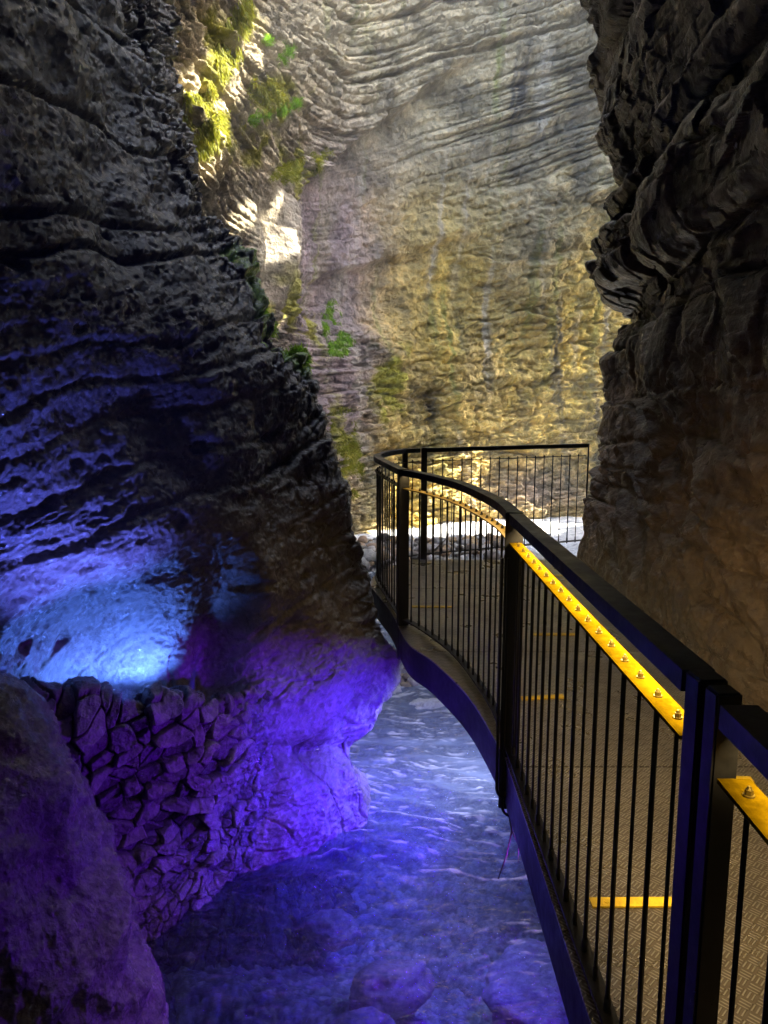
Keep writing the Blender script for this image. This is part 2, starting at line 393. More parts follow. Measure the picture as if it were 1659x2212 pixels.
D += .07 * fl * (ridged(Y * 2.4 + .3 * w_(Y, Z), Z * 1.1 + .5 * Y, X, 4, 167) - .6) - .05 * fl * (1 - ss(0, .05, np.abs(pn(q1 * 1.4 + w, q2 * .8, 3.3, 168))))
D += .03 * fl * (ridged(Y * 7, Z * 2, X * 5, 4, 163) - .6) + .05 * fl * fbm(Y * 1.6, Z * .9, X, 4, 165)
GR = G + N * D[..., None]
nz = .5 + .5 * fbm(X * 1.7, Y * 1.7, Z * 1.7, 4, 191)
t_r = np.stack([.066 + .05 * nz, .044 + .032 * nz, .026 + .018 * nz], -1) * (1 - .3 * upz)[..., None]  # top of the wall tinted darker, shade put into the colour
lw = (ss(.75, .2, Z) * (1 - mid * .4))[..., None]
t_r = t_r * (1 - .6 * lw) + np.array([.045, .026, .010]) * .6 * lw
rim_highlight = (ss(5.4, 6.6, Y + .6 * pn(Y * 2, Z * 2, 1, 196)) * ss(2.6, 1.2, Z))[..., None]
t_r = t_r * (1 + 1.6 * rim_highlight * ss(6.0, 6.9, Y)[..., None])  # paler tint along the inner edge stands in for rim highlights
stn = np.clip(pn(Y * 6, Z * .8, 0, 195) + .6 * pn(Y * 17, Z * 1.6, 0, 197), 0, 1)[..., None]
t_r = t_r * (1 - .6 * stn) * (.75 + .5 * np.clip(.5 + fbm(X * 4, Y * 4, Z * 4, 4, 198), 0, 1))[..., None]
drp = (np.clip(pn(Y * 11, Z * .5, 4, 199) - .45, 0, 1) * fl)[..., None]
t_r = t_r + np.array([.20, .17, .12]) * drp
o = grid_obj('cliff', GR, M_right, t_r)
tag(o, 'dark fluted rock wall on the right beside the walkway, brown at its foot', 'cliff')

# ------------------------------------------------------------------ FAR WALL (an amphitheatre that bends round to the left ledges)
colF = [(150, 8.4), (300, 9.4), (400, 10.4), (500, 11.5), (590, 12.8), (670, 14.6), (750, 16.8), (860, 18.2), (1000, 19.2), (1150, 19.8), (1300, 20.2), (1500, 20.6), (1900, 21.0), (2600, 20.5)]
rowF = [(-900, 1.06), (-450, 1.0), (-120, .965), (40, .955), (200, .955), (360, .965), (520, .98), (680, .99), (840, .985), (980, .97), (1080, .955), (1130, .95), (1190, .95), (1330, .97)]
C = []
for py, k in rowF:
    r = []
    for px, d in colF:
        dd = d * k
        if px < 700: dd = d * (1 - (1 - k) * .6) - .25 * math.sin(py * .011 + px * .01) * (py < 900)
        # strong sub-water foot kept at one place
        r.append(at_d(px, py, dd))
    C.append(r)
G = net(np.array(C), [int(k * Q) for k in (20, 40, 60, 64, 64, 64, 64, 64, 64, 60, 34, 28, 20)], [int(k * Q) for k in (20, 70, 80, 80, 80, 80, 80, 90, 90, 80, 60, 20, 12)])
N = normals(G, np.array([1.0, 6.0, 3.0]))
PX, PY = proj(G); X, Y, Z = G[..., 0], G[..., 1], G[..., 2]
AL = X * .8 + (20 - Y) * -.55
leftness = ss(820, 520, PX)
dip = .34 * ss(1050, 650, PX) + .08
hi = ss(900, 300, PY)
hx = np.where(X < 1.2, .66 * (X - 1.2), .40 * (X - 1.2))
S = Z - hx * (.25 + .75 * hi) * ss(9, 14, Y) - .18 * X * (1 - ss(9, 14, Y)) + .16 * pn(X * .14, Z * .14, Y * .1, 241)
D = .24 * fbm(X * .22, Y * .22, Z * .22, 3, 205)
recess = ss(15, -15, (PY - 410) * -1 + (640 - PX) * .8 + 0 * PX)         # below the overhanging beds: py > 410 - .8 (px-640)
recess = ss(-10, 25, PY - (405 - .79 * (PX - 650) + 14 * pn(PX * .02, 0, 0, 207))) * ss(630, 700, PX) * ss(1150, 900, PX) * ss(860, 640, PY)
cen = ss(700, 860, PX) * ss(240, 520, PY + .25 * (PX - 900) * (PX < 900))
strat = beds(S, AL, Z * .15, .40, 221, .065, 1.3, .17, .22, .5) + beds(S, AL, Z * .15, .15, 222, .035, .6, .08, .09, .5)
chunk = beds(S, AL, Z * .15, .30, 223, .05, .6, .17, .14, .8)
D += strat * (1 - .75 * recess) * (1 - .72 * cen) * (1 - .45 * leftness) + leftness * .8 * chunk
D -= .55 * recess
wz = Z + .35 * pn(X * .9, Z * .9, 0, 275) - .12 * X
D += cen * (.34 * fbm(X * .9, Y * .9, Z * .5, 5, 271) + .20 * (ridged(X * 1.8, Y * 1.8, Z * 3.0, 5, 273) - .6)) * (1 - .6 * recess)
D += cen * (beds(wz, AL, Z * .15, .9, 224, .10, 1.6, .30, .22, .7) + .7 * beds(wz, AL, Z * .15, .22, 225, .05, .5, .13, .10, .5) * ss(560, 800, PY)) * (.35 + .65 * np.clip(.5 + pn(X * .5, Z * .7, 3, 276) * 1.4, 0, 1)) * (1 - .7 * recess)
# second bedding step low in the middle
l2 = ss(-8, 14, PY - (610 - .32 * (PX - 700) + 18 * pn(PX * .012, 3, 0, 209))) * ss(690, 760, PX) * ss(1150, 950, PX)
D -= .3 * l2 * ss(760, 640, PY)
D += .16 * (ridged(X * 1.3, Y * 1.3, Z * .55, 5, 251) - .6) * (1 - .6 * recess)
D += .08 * fbm(X * 4, Y * 4, Z * 4, 4, 261) + cen * .13 * (ridged(X * 3.2, Y * 3.2, Z * 5.5, 4, 263) - .6)
# rounded rib ends and vertical tufa runs
tuf = np.clip(pn(PX * .014, PY * .0022, 1.0, 263) * 1.8 - .35, 0, 1)
D += .16 * tuf * ss(350, 560, PY)
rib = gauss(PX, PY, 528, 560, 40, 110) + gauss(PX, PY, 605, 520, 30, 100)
rb = np.clip(1.3 * gauss(PX, PY, 575, 550, 95, 170), 0, .9)
D = D * (1 - rb) + rb * (.10 * (1 - np.abs(pn(AL * 1.1, Z * .35, 0, 281)) * 2) + .13 * fbm(X * 2.2, Y * 2.2, Z * 1.2, 5, 283))
D += .30 * rib - .25 * gauss(PX, PY, 570, 560, 16, 130) - .2 * gauss(PX, PY, 478, 560, 18, 90)
chip = worley(X * 1.7 + .4 * pn(X * 3, Z * 3, 0, 266), Y * 1.7, S * 4.2, 265)
D += (1 - rb) * (.25 + .75 * ss(480, 700, PY)) * (.26 * (chip[2] - .5) - .10 * (1 - ss(0, .12, chip[1] - chip[0]))) * (1 - .6 * recess)
chip = worley(X * 4.5, Y * 4.5, S * 9.0 + .5 * pn(X * 3, Z * 3, 0, 268), 267)
D += (1 - rb) * (.3 + .7 * ss(480, 700, PY)) * (.10 * (chip[2] - .5)) * (1 - .5 * recess)
GF = G + N * D[..., None]
nz = np.clip(.5 + .75 * fbm(X * .9, Y * .9, Z * 1.3, 6, 291, .6), 0, 1)
n2 = np.clip(.5 + .6 * fbm(X * .45, Y * .45, Z * .25, 4, 293), 0, 1)
grey = np.stack([.20 + .38 * nz, .168 + .315 * nz, .105 + .195 * nz], -1)
och_bounce = np.stack([.42 + .46 * nz, .30 + .33 * nz, .055 + .065 * nz], -1)  # ochre growth plus warm bounced light painted into the lower wall
mauve = np.stack([.20 + .24 * nz, .15 + .18 * nz, .17 + .20 * nz], -1)
mo = (np.clip(ss(330, 680, PY + 200 * (n2 - .5)) * ss(700, 900, PX + 120 * (nz - .5)), 0, 1) * (.45 + .55 * n2))[..., None]
mm = (np.clip(1.3 * gauss(PX, PY, 730, 560, 130, 220) + 1.2 * gauss(PX, PY, 730, 860, 80, 200) + .8 * gauss(PX, PY, 1160, 1060, 140, 60), 0, 1))[..., None] * .85
t_f = grey * (1 - mo) + och_bounce * mo
t_f = t_f * (1 - mm) + mauve * mm
wt = (np.clip(tuf * 1.3, 0, 1) * ss(420, 520, PY) * np.clip(pn(PX * .09, PY * .004, 0, 297) * 2.2, 0, 1))[..., None]
t_f = t_f * (1 - .6 * wt) + np.array([.55, .50, .42]) * .6 * wt
gs = (np.clip(pn(PX * .017, PY * .0035, 5, 299) * 2.2 - .55, 0, 1) * ss(300, 520, PY))[..., None] * .6
t_f = t_f * (1 - gs) + np.array([.20, .21, .05]) * gs
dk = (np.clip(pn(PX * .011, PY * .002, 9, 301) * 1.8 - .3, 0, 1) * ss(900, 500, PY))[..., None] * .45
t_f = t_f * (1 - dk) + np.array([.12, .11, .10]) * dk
for sd_, fx_, thr, cola, amt in ((311, 5.5, .25, (.50, .45, .36), .55), (313, 4.0, .30, (.10, .09, .08), .6), (315, 7.0, .32, (.26, .27, .05), .5)):
    k = np.clip(pn(AL * fx_ * .6, Z * .16, 2.0, sd_) * 1.6 - thr, 0, 1) * np.clip(.6 + pn(AL * 2, Z * .5, 0, sd_ + 1) * 1.5, 0, 1) * np.clip(pn(AL * 14, Z * .5, 3, sd_ + 2) + .7, 0, 1) * ss(620, 800, PX)
    k = np.clip(k * amt * 3.6, 0, .85)[..., None]; t_f = t_f * (1 - k) + np.array(cola) * k
ms = np.zeros(PX.shape)
for cx, cy, sx, sy in ((440, 190, 60, 130), (500, 60, 60, 70), (470, 310, 70, 60), (590, 220, 80, 60), (560, 330, 90, 60), (655, 400, 40, 60), (710, 700, 40, 90), (745, 960, 40, 120), (620, 640, 60, 90), (850, 820, 60, 120)): ms = np.maximum(ms, gauss(PX, PY, cx, cy, sx, sy))
ms = np.clip((ms * (.55 + 1.1 * fbm(X * 1.6, Y * 1.6, Z * 1.3, 4, 321)) - .28) * 2.6, 0, .9)[..., None]
t_f = t_f * (1 - ms) + np.stack([.26 + .16 * n2, .25 + .14 * n2, .02 + 0 * n2], -1) * ms
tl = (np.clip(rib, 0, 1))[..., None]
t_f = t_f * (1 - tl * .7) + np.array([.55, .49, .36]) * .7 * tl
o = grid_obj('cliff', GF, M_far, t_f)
tag(o, 'tall daylit limestone cliff of curved beds behind the walkway, ochre and painted warm bounce light low down', 'cliff')
NF = normals(GF, np.array([1.0, 6.0, 3.0])); PXF, PYF = proj(GF)

# ------------------------------------------------------------------ added unseen roof and back wall that keep daylight off the near part
def shell(name, C, nr, nc, amp, label):
    G = net(np.array(C, float), [nr] * (len(C) - 1), [nc] * (len(C[0]) - 1))
    N = normals(G, np.array([0, 3.0, 2.0])); X, Y, Z = G[..., 0], G[..., 1], G[..., 2]
    D = amp * fbm(X * .35, Y * .35, Z * .35, 5, 401)
    o = grid_obj(name, G + N * D[..., None], M_right, np.full(G.shape, .17))
    return tag(o, label, None, None, 'structure')
RC = []
for y, zt, wx in ((9.2, 9.3, 0), (8.0, 8.6, 0), (6.0, 8.2, 0), (2.0, 7.6, 0), (-2.5, 6.4, 0), (-4.5, 3.0, -.6), (-4.8, -2.6, -.8)):
    RC.append([(-14, y + .5, min(-2.6, zt)), (-9, y + 1.0, max(-2.6, min(zt, zt * .8))), (-4.6, y + .4, zt * .97), (-1, y, zt), (3.0, y, zt * .98), (6.5, y - .2, max(-2.6, min(zt, zt * .8))), (8, y - .2, min(-2.6, zt))])
shell('shade_roof', RC, 14, 14, .35, 'added unseen roof that keeps daylight off the walkway')

SUN_EL, SUN_AZ = math.radians(38), math.radians(4)       # azimuth measured from +X towards +Y
sd = Vector((math.cos(SUN_EL) * math.cos(SUN_AZ), math.cos(SUN_EL) * math.sin(SUN_AZ), math.sin(SUN_EL)))
# added unseen rock sheet against the sun, holes cut to shape the sun patches
yy = np.linspace(9.5, 27, 180); zz_ = np.linspace(-2.5, 21, 240)
gy, gz = np.meshgrid(yy, zz_)
XR = 9.5
keep = np.ones(gy.shape, bool)
def far_at(px, py):           # the point of the far cliff seen there
    m = (PXF - px) ** 2 + (PYF - py) ** 2 + 1e4 * (((CAM - GF) * NF).sum(-1) < 0)
    return GF.reshape(-1, 3)[m.argmin()]
for tgt, ry, rz_ in ((far_at(608, 515), .2, .48), (far_at(600, 430), .15, .22), (far_at(525, 440), .30, .35), (far_at(560, 640), .25, .25), (far_at(620, 680), .3, .2), (far_at(535, 50), .25, .45), (far_at(470, 130), .7, .55), (far_at(430, 210), .5, .6), (far_at(465, 300), .3, .25),
                     ((1.6, 17.6, -1.5), 1.9, 2.0), (far_at(1180, 1085), .28, .22), (far_at(1328, 680), .4, .4)):
    k = (XR - tgt[0]) / sd.x; cy_, cz_ = tgt[1] + k * sd.y, tgt[2] + k * sd.z
    rr = np.sqrt(((gy - cy_) / ry) ** 2 + ((gz - cz_) / rz_) ** 2) + .45 * fbm(gy * 1.6, gz * 1.2, 0 * gy, 4, 431)
    keep &= rr > 1
gx = XR + .5 * fbm(gy * .4, gz * .4, 0 * gy, 4, 433)
RV = np.stack([gx, gy, gz], -1).reshape(-1, 3); ii = np.arange(gy.size).reshape(gy.shape)
kk = (keep[:-1, :-1] & keep[1:, :-1] & keep[:-1, 1:] & keep[1:, 1:])
RF = np.stack([ii[:-1, :-1], ii[:-1, 1:], ii[1:, 1:], ii[1:, :-1]], -1)[kk]
o = soup_obj('sun_mask', RV, RF, M_right, None, True, np.full((len(RV), 3), .2))
tag(o, 'added unseen rock sheet with holes that shape the sun patches', None, None, 'structure')
sm = o.modifiers.new('thickness', 'SOLIDIFY'); sm.thickness = .5; sm.offset = 1

# ------------------------------------------------------------------ stream bed and water
WZ = -1.5
R1_mid = at_z(1112, 1107, 1.10)[:2]
xs = np.concatenate([np.linspace(-30, -2.6, 20)[:-1], np.linspace(-2.6, 2.4, int(380 * Q))[:-1], np.linspace(2.4, 40, 30)])
ys = np.concatenate([np.linspace(-20, 2.8, 16)[:-1], np.linspace(2.8, 8.0, int(420 * Q))[:-1], np.linspace(8.0, 20, int(150 * Q))[:-1], np.linspace(20, 60, 16)])
gx, gy = np.meshgrid(xs, ys)
bz = np.full(gx.shape, -2.05) + .12 * fbm(gx * .9, gy * .9, 0 * gx, 3, 501)
bpx, bpyy = proj(np.stack([gx, gy, np.full(gx.shape, -2.0)], -1))
bz += .34 * gauss(bpx, bpyy, 420, 2230, 260, 170) + .2 * gauss(bpx, bpyy, 850, 2260, 300, 60)          # gravel bar by the near bank
bz += .30 * gauss(gx, gy, .2, 8.2, 1.0, .8)
bank = ss(12.2, 13.2, gy + .4 * pn(gx * .7, gy * .7, 0, 503)) * ss(15.6, 14.4, gy + .25 * gx * 0 + .5 * pn(gx * .8, gy * .8, 3, 505)) * ss(4.6, 2.8, gx)
bz += bank * .85
bank2 = gauss(gx, gy, .12, 7.9, .65, .75)
bz += bank2 * .68 * (.85 + .25 * pn(gx * 3, gy * 3, 1, 506))
f1, f2, ci = worley2(gx * 16, gy * 16, 507)[:3]
g1, g2, gi = worley2(gx * 38, gy * 38, 508)[:3]
bz += .028 * np.clip(f2 - f1, 0, .6) + .03 * (ci - .5) + .010 * np.clip(g2 - g1, 0, .6) + .008 * (gi - .5)
cc = np.clip(.12 + .30 * ci + .16 * gi * (gi > .5), 0, 1)
t_b = np.stack([cc * 1.0, cc * .96, cc * .88], -1)
BX, BY, BZ = xs, ys, bz
def bed_z(x, y): return float(BZ[min(np.searchsorted(BY, y), len(BY) - 1), min(np.searchsorted(BX, x), len(BX) - 1)])
o = grid_obj('riverbed', np.stack([gx, gy, bz], -1), M_bed, t_b)
tag(o, 'gravel bed of the stream under clear water', None, None, 'structure')

xs = np.concatenate([np.linspace(-16, -2.0, 24)[:-1], np.linspace(-2.0, 2.2, int(420 * Q))[:-1], np.linspace(2.2, 9, int(90 * Q))[:-1], np.linspace(9, 24, 16)])
ys = np.concatenate([np.linspace(-6, 2.9, 10)[:-1], np.linspace(2.9, 8.5, int(560 * Q))[:-1], np.linspace(8.5, 23, int(300 * Q))])
gx, gy = np.meshgrid(xs, ys)
wx = gx + .35 * pn(gx * .8, gy * .8, 0, 601); wy = gy + .35 * pn(gx * .8, gy * .8, 5, 602)
hz = .050 * pn(wx * .9, wy * 2.2, 0, 603) + .036 * (1 - np.abs(pn(wx * 1.6 + .3 * wy, wy * 4.2, 2, 604)) * 2) + .010 * (1 - np.abs(pn(wx * 4.5, wy * 9, 4, 605)) * 2) + .004 * pn(wx * 14, wy * 24, 6, 606)
far = ss(9, 14, gy)
hz = hz * (1 + .8 * far)
# painted highlights on thin crests, and a white rapid under the far cliff
spk = fbm(gx * 10, gy * 16, 0 * gx, 3, 608)
bunch = ss(-.25, .4, pn(gx * .9, gy * 1.2, 8, 609) + .15)
fx_ = gx + .22 * pn(gx * 1.4, gy * 1.4, 0, 616); fy_ = gy + .16 * pn(gx * 1.6, gy * 1.6, 5, 617) + .10 * np.sin(gx * 2.3 + gy)
e1 = pn(fx_ * 2.0, fy_ * 13, 4, 604) + .30 * spk; e2 = pn(fx_ * 4.6, fy_ * 26, 4, 618) + .30 * spk
e3 = pn(fx_ * 7.5 + .8 * fy_, fy_ * 40, 7, 619) + .25 * spk
calm = np.clip(.08 + .92 * ss(3.9, 5.6, gy + .9 * gx + .5 * pn(gx * 1.1, gy * 1.3, 6, 622)), 0, 1)
foam_glint = .6 * ss(.30, .60, e1) * bunch + .6 * ss(.25, .52, e2) * ss(-.6, .2, pn(gx * .8, gy * 1.1, 2, 620)) + .5 * ss(.22, .5, e3) * ss(-.25, .3, pn(gx * 1.6, gy * 2.0, 9, 621)) + 0 * ss(-.3, .35, pn(gx * 1.2, gy * 1.6, 12, 615))
foam_glint += .6 * ss(.4, .75, spk) * ss(.35, .6, pn(gx * 1.3, gy * 1.9, 3, 610))
foam_glint = np.maximum(foam_glint, ss(13.3, 14.6, gy + .5 * pn(gx * .9, gy * .9, 1, 611)) * ss(-.5, .1, spk + .3) * .95)
hz += .012 * np.clip(foam_glint, 0, 1)
foam_glint = foam_glint * calm
fm = np.clip(foam_glint, 0, 1)
sheen_amt = np.clip(.02 + .30 * ss(4.2, 5.8, gy + .25 * pn(gx * 1.5, gy * 1.5, 4, 612)) + .30 * np.clip(fbm(wx * 1.8, wy * 4.5, 7, 4, 613), 0, 1) * ss(3.6, 5.2, gy), 0, .6)  # milkiness that also stands in for daylight reflected in mid-stream
G = np.stack([gx, gy, WZ + hz], -1)

t = NT('stream water')
co = t.n('ShaderNodeTexCoord').outputs['Object']
fo = t.n('ShaderNodeVertexColor', layer_name='tint')
fs_ = t.n('ShaderNodeSeparateColor', {0: fo.outputs[0]}); fsep = fs_.outputs[0]; fgrn = fs_.outputs[1]
mp = t.n('ShaderNodeMapping', {'Vector': co, 'Scale': (1, 1.9, 1)}).outputs[0]
nb = t.noise(mp, 9, 5, .6, .6); nb2 = t.noise(mp, 34, 3, .6)
bmp = t.n('ShaderNodeBump', {'Height': t.math('ADD', nb, t.math('MULTIPLY', nb2, .3)), 'Distance': .045, 'Strength': 1.0}).outputs[0]
fr = t.n('ShaderNodeFresnel', {'IOR': 1.45, 'Normal': bmp}).outputs[0]
tr = t.n('ShaderNodeBsdfTransparent', {'Color': (.42, .54, .88, 1)}).outputs[0]
gl = t.n('ShaderNodeBsdfGlossy', {'Color': (1, 1, 1, 1), 'Roughness': .04, 'Normal': bmp}).outputs[0]
w = t.n('ShaderNodeMixShader', {0: fr, 1: tr, 2: gl}).outputs[0]
fd = t.n('ShaderNodeBsdfDiffuse', {'Color': (.78, .78, .76, 1), 'Normal': bmp}).outputs[0]
milk_sheen = t.n('ShaderNodeBsdfDiffuse', {'Color': (.34, .41, .50, 1), 'Normal': bmp}).outputs[0]
wm = t.n('ShaderNodeMixShader', {0: fgrn, 1: w, 2: milk_sheen}).outputs[0]
M_water = t.surf(t.n('ShaderNodeMixShader', {0: t.math('MULTIPLY', fsep, .9), 1: wm, 2: fd}).outputs[0])
o = grid_obj('water', G, M_water, np.stack([fm, sheen_amt, 0 * fm], -1))
tag(o, 'rippling stream under the walkway, blue under the lamps, white by the far cliff', None, None, 'structure')

# ------------------------------------------------------------------ rubble masonry wall under the lamp alcove
def pix(rows): return np.array([[at_d(*p) for p in r] for r in rows])
rub = pix([
    [(-60, 1640, 4.0), (110, 1640, 4.15), (300, 1640, 4.34), (450, 1640, 4.6), (600, 1600, 5.1)],
    [(-60, 1490, 3.9), (110, 1510, 4.06), (300, 1522, 4.26), (450, 1522, 4.52), (600, 1510, 4.95)],
    [(-60, 1500, 3.72), (120, 1520, 3.9), (300, 1533, 4.1), (440, 1535, 4.36), (560, 1530, 4.75)],
    [(-40, 1640, 3.66), (150, 1650, 3.86), (330, 1660, 4.1), (470, 1660, 4.38), (590, 1660, 4.72)],
    [(40, 1850, 3.6), (220, 1830, 3.95), (380, 1810, 4.22), (520, 1800, 4.5), (640, 1800, 4.8)],
    [(120, 2060, 3.5), (280, 2010, 3.85), (440, 1950, 4.2), (570, 1900, 4.5), (680, 1860, 4.85)],
    [(180, 2320, 3.4), (330, 2190, 3.72), (500, 2060, 4.05), (620, 1960, 4.4), (740, 1910, 4.85)],
    [(180, 2600, 3.3), (380, 2400, 3.6), (560, 2250, 3.95), (680, 2100, 4.3), (800, 2050, 4.8)]])
G = net(rub, [int(k * Q) for k in (20, 24, 80, 100, 100, 90, 50)], [int(k * Q) for k in (70, 120, 120, 90)])
N = normals(G, CAM); PX, PY = proj(G); X, Y, Z = G[..., 0], G[..., 1], G[..., 2]
a = X * .6 + Y * .8 + .08 * pn(X * 5, Y * 5, Z * 5, 700) + .012 * pn(X * 14, Y * 14, Z * 14, 708); zz = Z + .06 * pn(X * 4, Y * 4, Z * 4, 701) + .010 * pn(X * 13, Y * 13, Z * 13, 709) - .25 * a
r1, r2, ri, rj, ro, rp = worley2(a * 7.6 + .6 * pn(a * 3, zz * 3, 1, 713), zz * 12.0, 702)
b1, b2, bi_, bj_, bo_, bp_ = worley2(a * 11.0 + 3, zz * 15.0, 712)
e = np.clip(r2 - r1, 0, .45)
upm = ss(1960, 1760, PY + (PX - 350) * .5) * ss(560, 440, PX + 60 * pn(a * 4, zz * 4, 3, 714))                      # lower down the joints are flushed with mortar
D = .045 * ss(0.01, .13, e) * (.25 + .75 * upm) + .09 * (ri - .5) * (.2 + .8 * upm) + .02 * fbm(X * 9, Y * 9, Z * 9, 5, 703) + .05 * fbm(X * 2, Y * 2, Z * 2, 3, 704)
D += (.055 * ro * (rj - .5) * 2 + .05 * rp * (ri - .5) * 2) * (.3 + .7 * upm)
D += (1 - upm) * (.035 * ss(0, .1, np.clip(b2 - b1, 0, .4)) + .03 * (bi_ - .5) + .05 * bo_ * (bj_ - .5))
D += .014 * (ridged(X * 16, Y * 16, Z * 16, 4, 711) - .6)
D += .06 * np.clip(ridged(X * 5, Y * 5, Z * 5, 3, 705) - .6, -1, 1) * (1 - upm)
G2 = G + N * D[..., None]
topj = (.05 * pn(a * 4, 0, 0, 706) + .05 * (ri - .5)) * ss(1580, 1530, PY)
G2[..., 2] += topj
t_u = np.stack([.08 + .15 * ri, .072 + .135 * ri, .065 + .12 * ri], -1) * (.6 + .4 * ss(0, .15, e))[..., None]
o = grid_obj('stone_wall', G2, M_rub, t_u)
tag(o, 'rough rubble stone wall lit purple below the bright lamp alcove', 'stone wall')

# near rock rib at the lower left
rib_ = pix([
    [(-560, 1300, 2.6), (-240, 1360, 2.85), (-100, 1420, 3.05), (-28, 1450, 3.2), (0, 1465, 3.5), (-40, 1480, 3.9)],
    [(-560, 1460, 2.5), (-240, 1490, 2.75), (-60, 1525, 2.95), (28, 1545, 3.12), (62, 1550, 3.42), (20, 1560, 3.9)],
    [(-500, 1640, 2.4), (-180, 1650, 2.65), (10, 1660, 2.9), (98, 1668, 3.08), (132, 1668, 3.38), (90, 1668, 3.88)],
    [(-500, 1820, 2.3), (-170, 1820, 2.55), (70, 1830, 2.82), (172, 1830, 3.03), (205, 1826, 3.34), (165, 1820, 3.8)],
    [(-500, 2020, 2.2), (-170, 2020, 2.48), (110, 2020, 2.75), (245, 2010, 3.0), (280, 2005, 3.3), (245, 2000, 3.7)],
    [(-500, 2260, 2.12), (-160, 2240, 2.43), (130, 2210, 2.72), (302, 2180, 3.0), (340, 2160, 3.3), (312, 2140, 3.65)],
    [(-500, 2560, 2.05), (-160, 2500, 2.4), (150, 2450, 2.72), (330, 2400, 3.0), (370, 2360, 3.3), (350, 2330, 3.6)]])
G = net(rib_, [int(70 * Q)] * 6, [int(k * Q) for k in (40, 110, 110, 60, 40)])
N = normals(G, CAM); PX, PY = proj(G); X, Y, Z = G[..., 0], G[..., 1], G[..., 2]
q = X * .5 + Z * .35
D = .10 * fbm(X * 1.6, Y * 1.6, Z * 1.1, 3, 801) + .05 * (1 - np.abs(pn(q * 9, Z * 1.5, Y * 2, 803)) * 2) + .035 * fbm(X * 7, Y * 7, Z * 5, 5, 805)
D -= .07 * np.clip(pn(X * 9, Y * 9, Z * 5, 807) - .2, 0, 1)
D += .02 * (ridged(X * 14, Y * 14, Z * 9, 3, 809) - .6)
G2 = G + N * (D * ss(1420, 1500, PY))[..., None]
nz = .5 + .5 * fbm(X * 4, Y * 4, Z * 4, 4, 811)
t_n = np.stack([.10 + .13 * nz, .085 + .105 * nz, .085 + .10 * nz], -1)
o = grid_obj('rock_outcrop', G2, M_near, t_n)
tag(o, 'lumpy wet rock outcrop rising from the lower left corner', 'rock')

# ------------------------------------------------------------------ boulders and stones
def boulder(c, sx, sy, sz, seed, label, mat, col, group=None, rz=0.0, cat='boulder', name='boulder'):
    bm = bmesh.new(); bmesh.ops.create_icosphere(bm, subdivisions=5, radius=1)
    V = np.array([v.co for v in bm.verts]); 
    d = 1 + .30 * fbm(V[:, 0] * 1.1, V[:, 1] * 1.1, V[:, 2] * 1.1, 3, seed) + .10 * (ridged(V[:, 0] * 2, V[:, 1] * 2, V[:, 2] * 2, 4, seed + 1) - .6)
    V = V * d[:, None] * np.array([sx, sy, sz])
    cs, sn = math.cos(rz), math.sin(rz)
    for v, p in zip(bm.verts, V): v.co = (p[0] * cs - p[1] * sn, p[0] * sn + p[1] * cs, p[2])
    o = bm_obj(name, bm, mat, None, True)
    a = o.data.color_attributes.new('tint', 'FLOAT_COLOR', 'POINT')
    k = .85 + .3 * fbm(V[:, 0] * 5, V[:, 1] * 5, V[:, 2] * 5, 3, seed + 2)
    cc = np.ones((len(V), 4), f4); cc[:, :3] = np.array(col) * k[:, None]; a.data.foreach_set('color', cc.ravel())
    o.location = c
    return tag(o, label, cat, group)
M_stone = rock_mat('bank pebbles', 12, .02, (.4, .8), (.6, 1.4), .4)
def stones(n, xr, yr, rr, seed, name, label, cat, pal):
    r = np.random.default_rng(seed); bm = bmesh.new(); bmesh.ops.create_icosphere(bm, subdivisions=2, radius=1)
    bv = np.array([v.co for v in bm.verts]); bf = np.array([[v.index for v in f.verts] for f in bm.faces]); bm.free()
    VV, FF, TT = [], [], []; k = 0
    for _ in range(n):
        x = r.uniform(*xr); y = r.uniform(*yr); z = bed_z(x, y)
        if z < -1.56: continue
        R_ = rr[0] + (rr[1] - rr[0]) * r.random() ** 2.5
        d = 1 + .35 * fbm(bv[:, 0] + 9 * k, bv[:, 1], bv[:, 2], 2, seed)
        v = bv * d[:, None] * np.array([1, r.uniform(.6, 1), r.uniform(.4, .75)]) * R_; an = r.uniform(0, 6.3)
        v = np.stack([v[:, 0] * math.cos(an) - v[:, 1] * math.sin(an), v[:, 0] * math.sin(an) + v[:, 1] * math.cos(an), v[:, 2]], 1) + np.array([x, y, z + .2 * R_])
        VV.append(v); FF.append(bf + k * len(bv)); TT.append(np.tile(np.array(pal[r.integers(len(pal))]) * r.uniform(.6, 1.15), (len(bv), 1))); k += 1
    o = soup_obj(name, np.concatenate(VV), np.concatenate(FF), M_stone, None, True, np.concatenate(TT)); return tag(o, label, cat, None, 'stuff')
PAL = [(.34, .32, .29), (.22, .20, .18), (.40, .28, .14), (.46, .43, .40), (.16, .13, .11), (.30, .20, .12)]
stones(900, (-1.6, 4.4), (12.0, 15.8), (.04, .20), 61, 'pebbles', 'mixed pebbles and stones on the bank beyond the deck end', 'pebbles', PAL)
stones(420, (-.7, 1.0), (6.7, 8.6), (.018, .085), 62, 'pebbles', 'pebbly stream edge under the far walkway', 'pebbles', [(.42, .33, .20), (.34, .27, .17), (.26, .2, .14), (.44, .40, .34)])
p = at_z(845, 2135, -1.66); boulder(p, .24, .15, .13, 901, 'smooth reddish boulder under the water at the bottom edge', M_bed, (.50, .36, .33), 'boulders under the stream', .3)
p = at_z(720, 2005, -1.70); boulder(p, .17, .12, .10, 911, 'pale boulder under dark water near the stone wall', M_bed, (.48, .42, .40), 'boulders under the stream', -.2)
p = at_z(1190, 2150, -1.69); boulder(p, .34, .34, .16, 921, 'broad boulder under the water beside the girder', M_bed, (.46, .36, .36), 'boulders under the stream', .8)
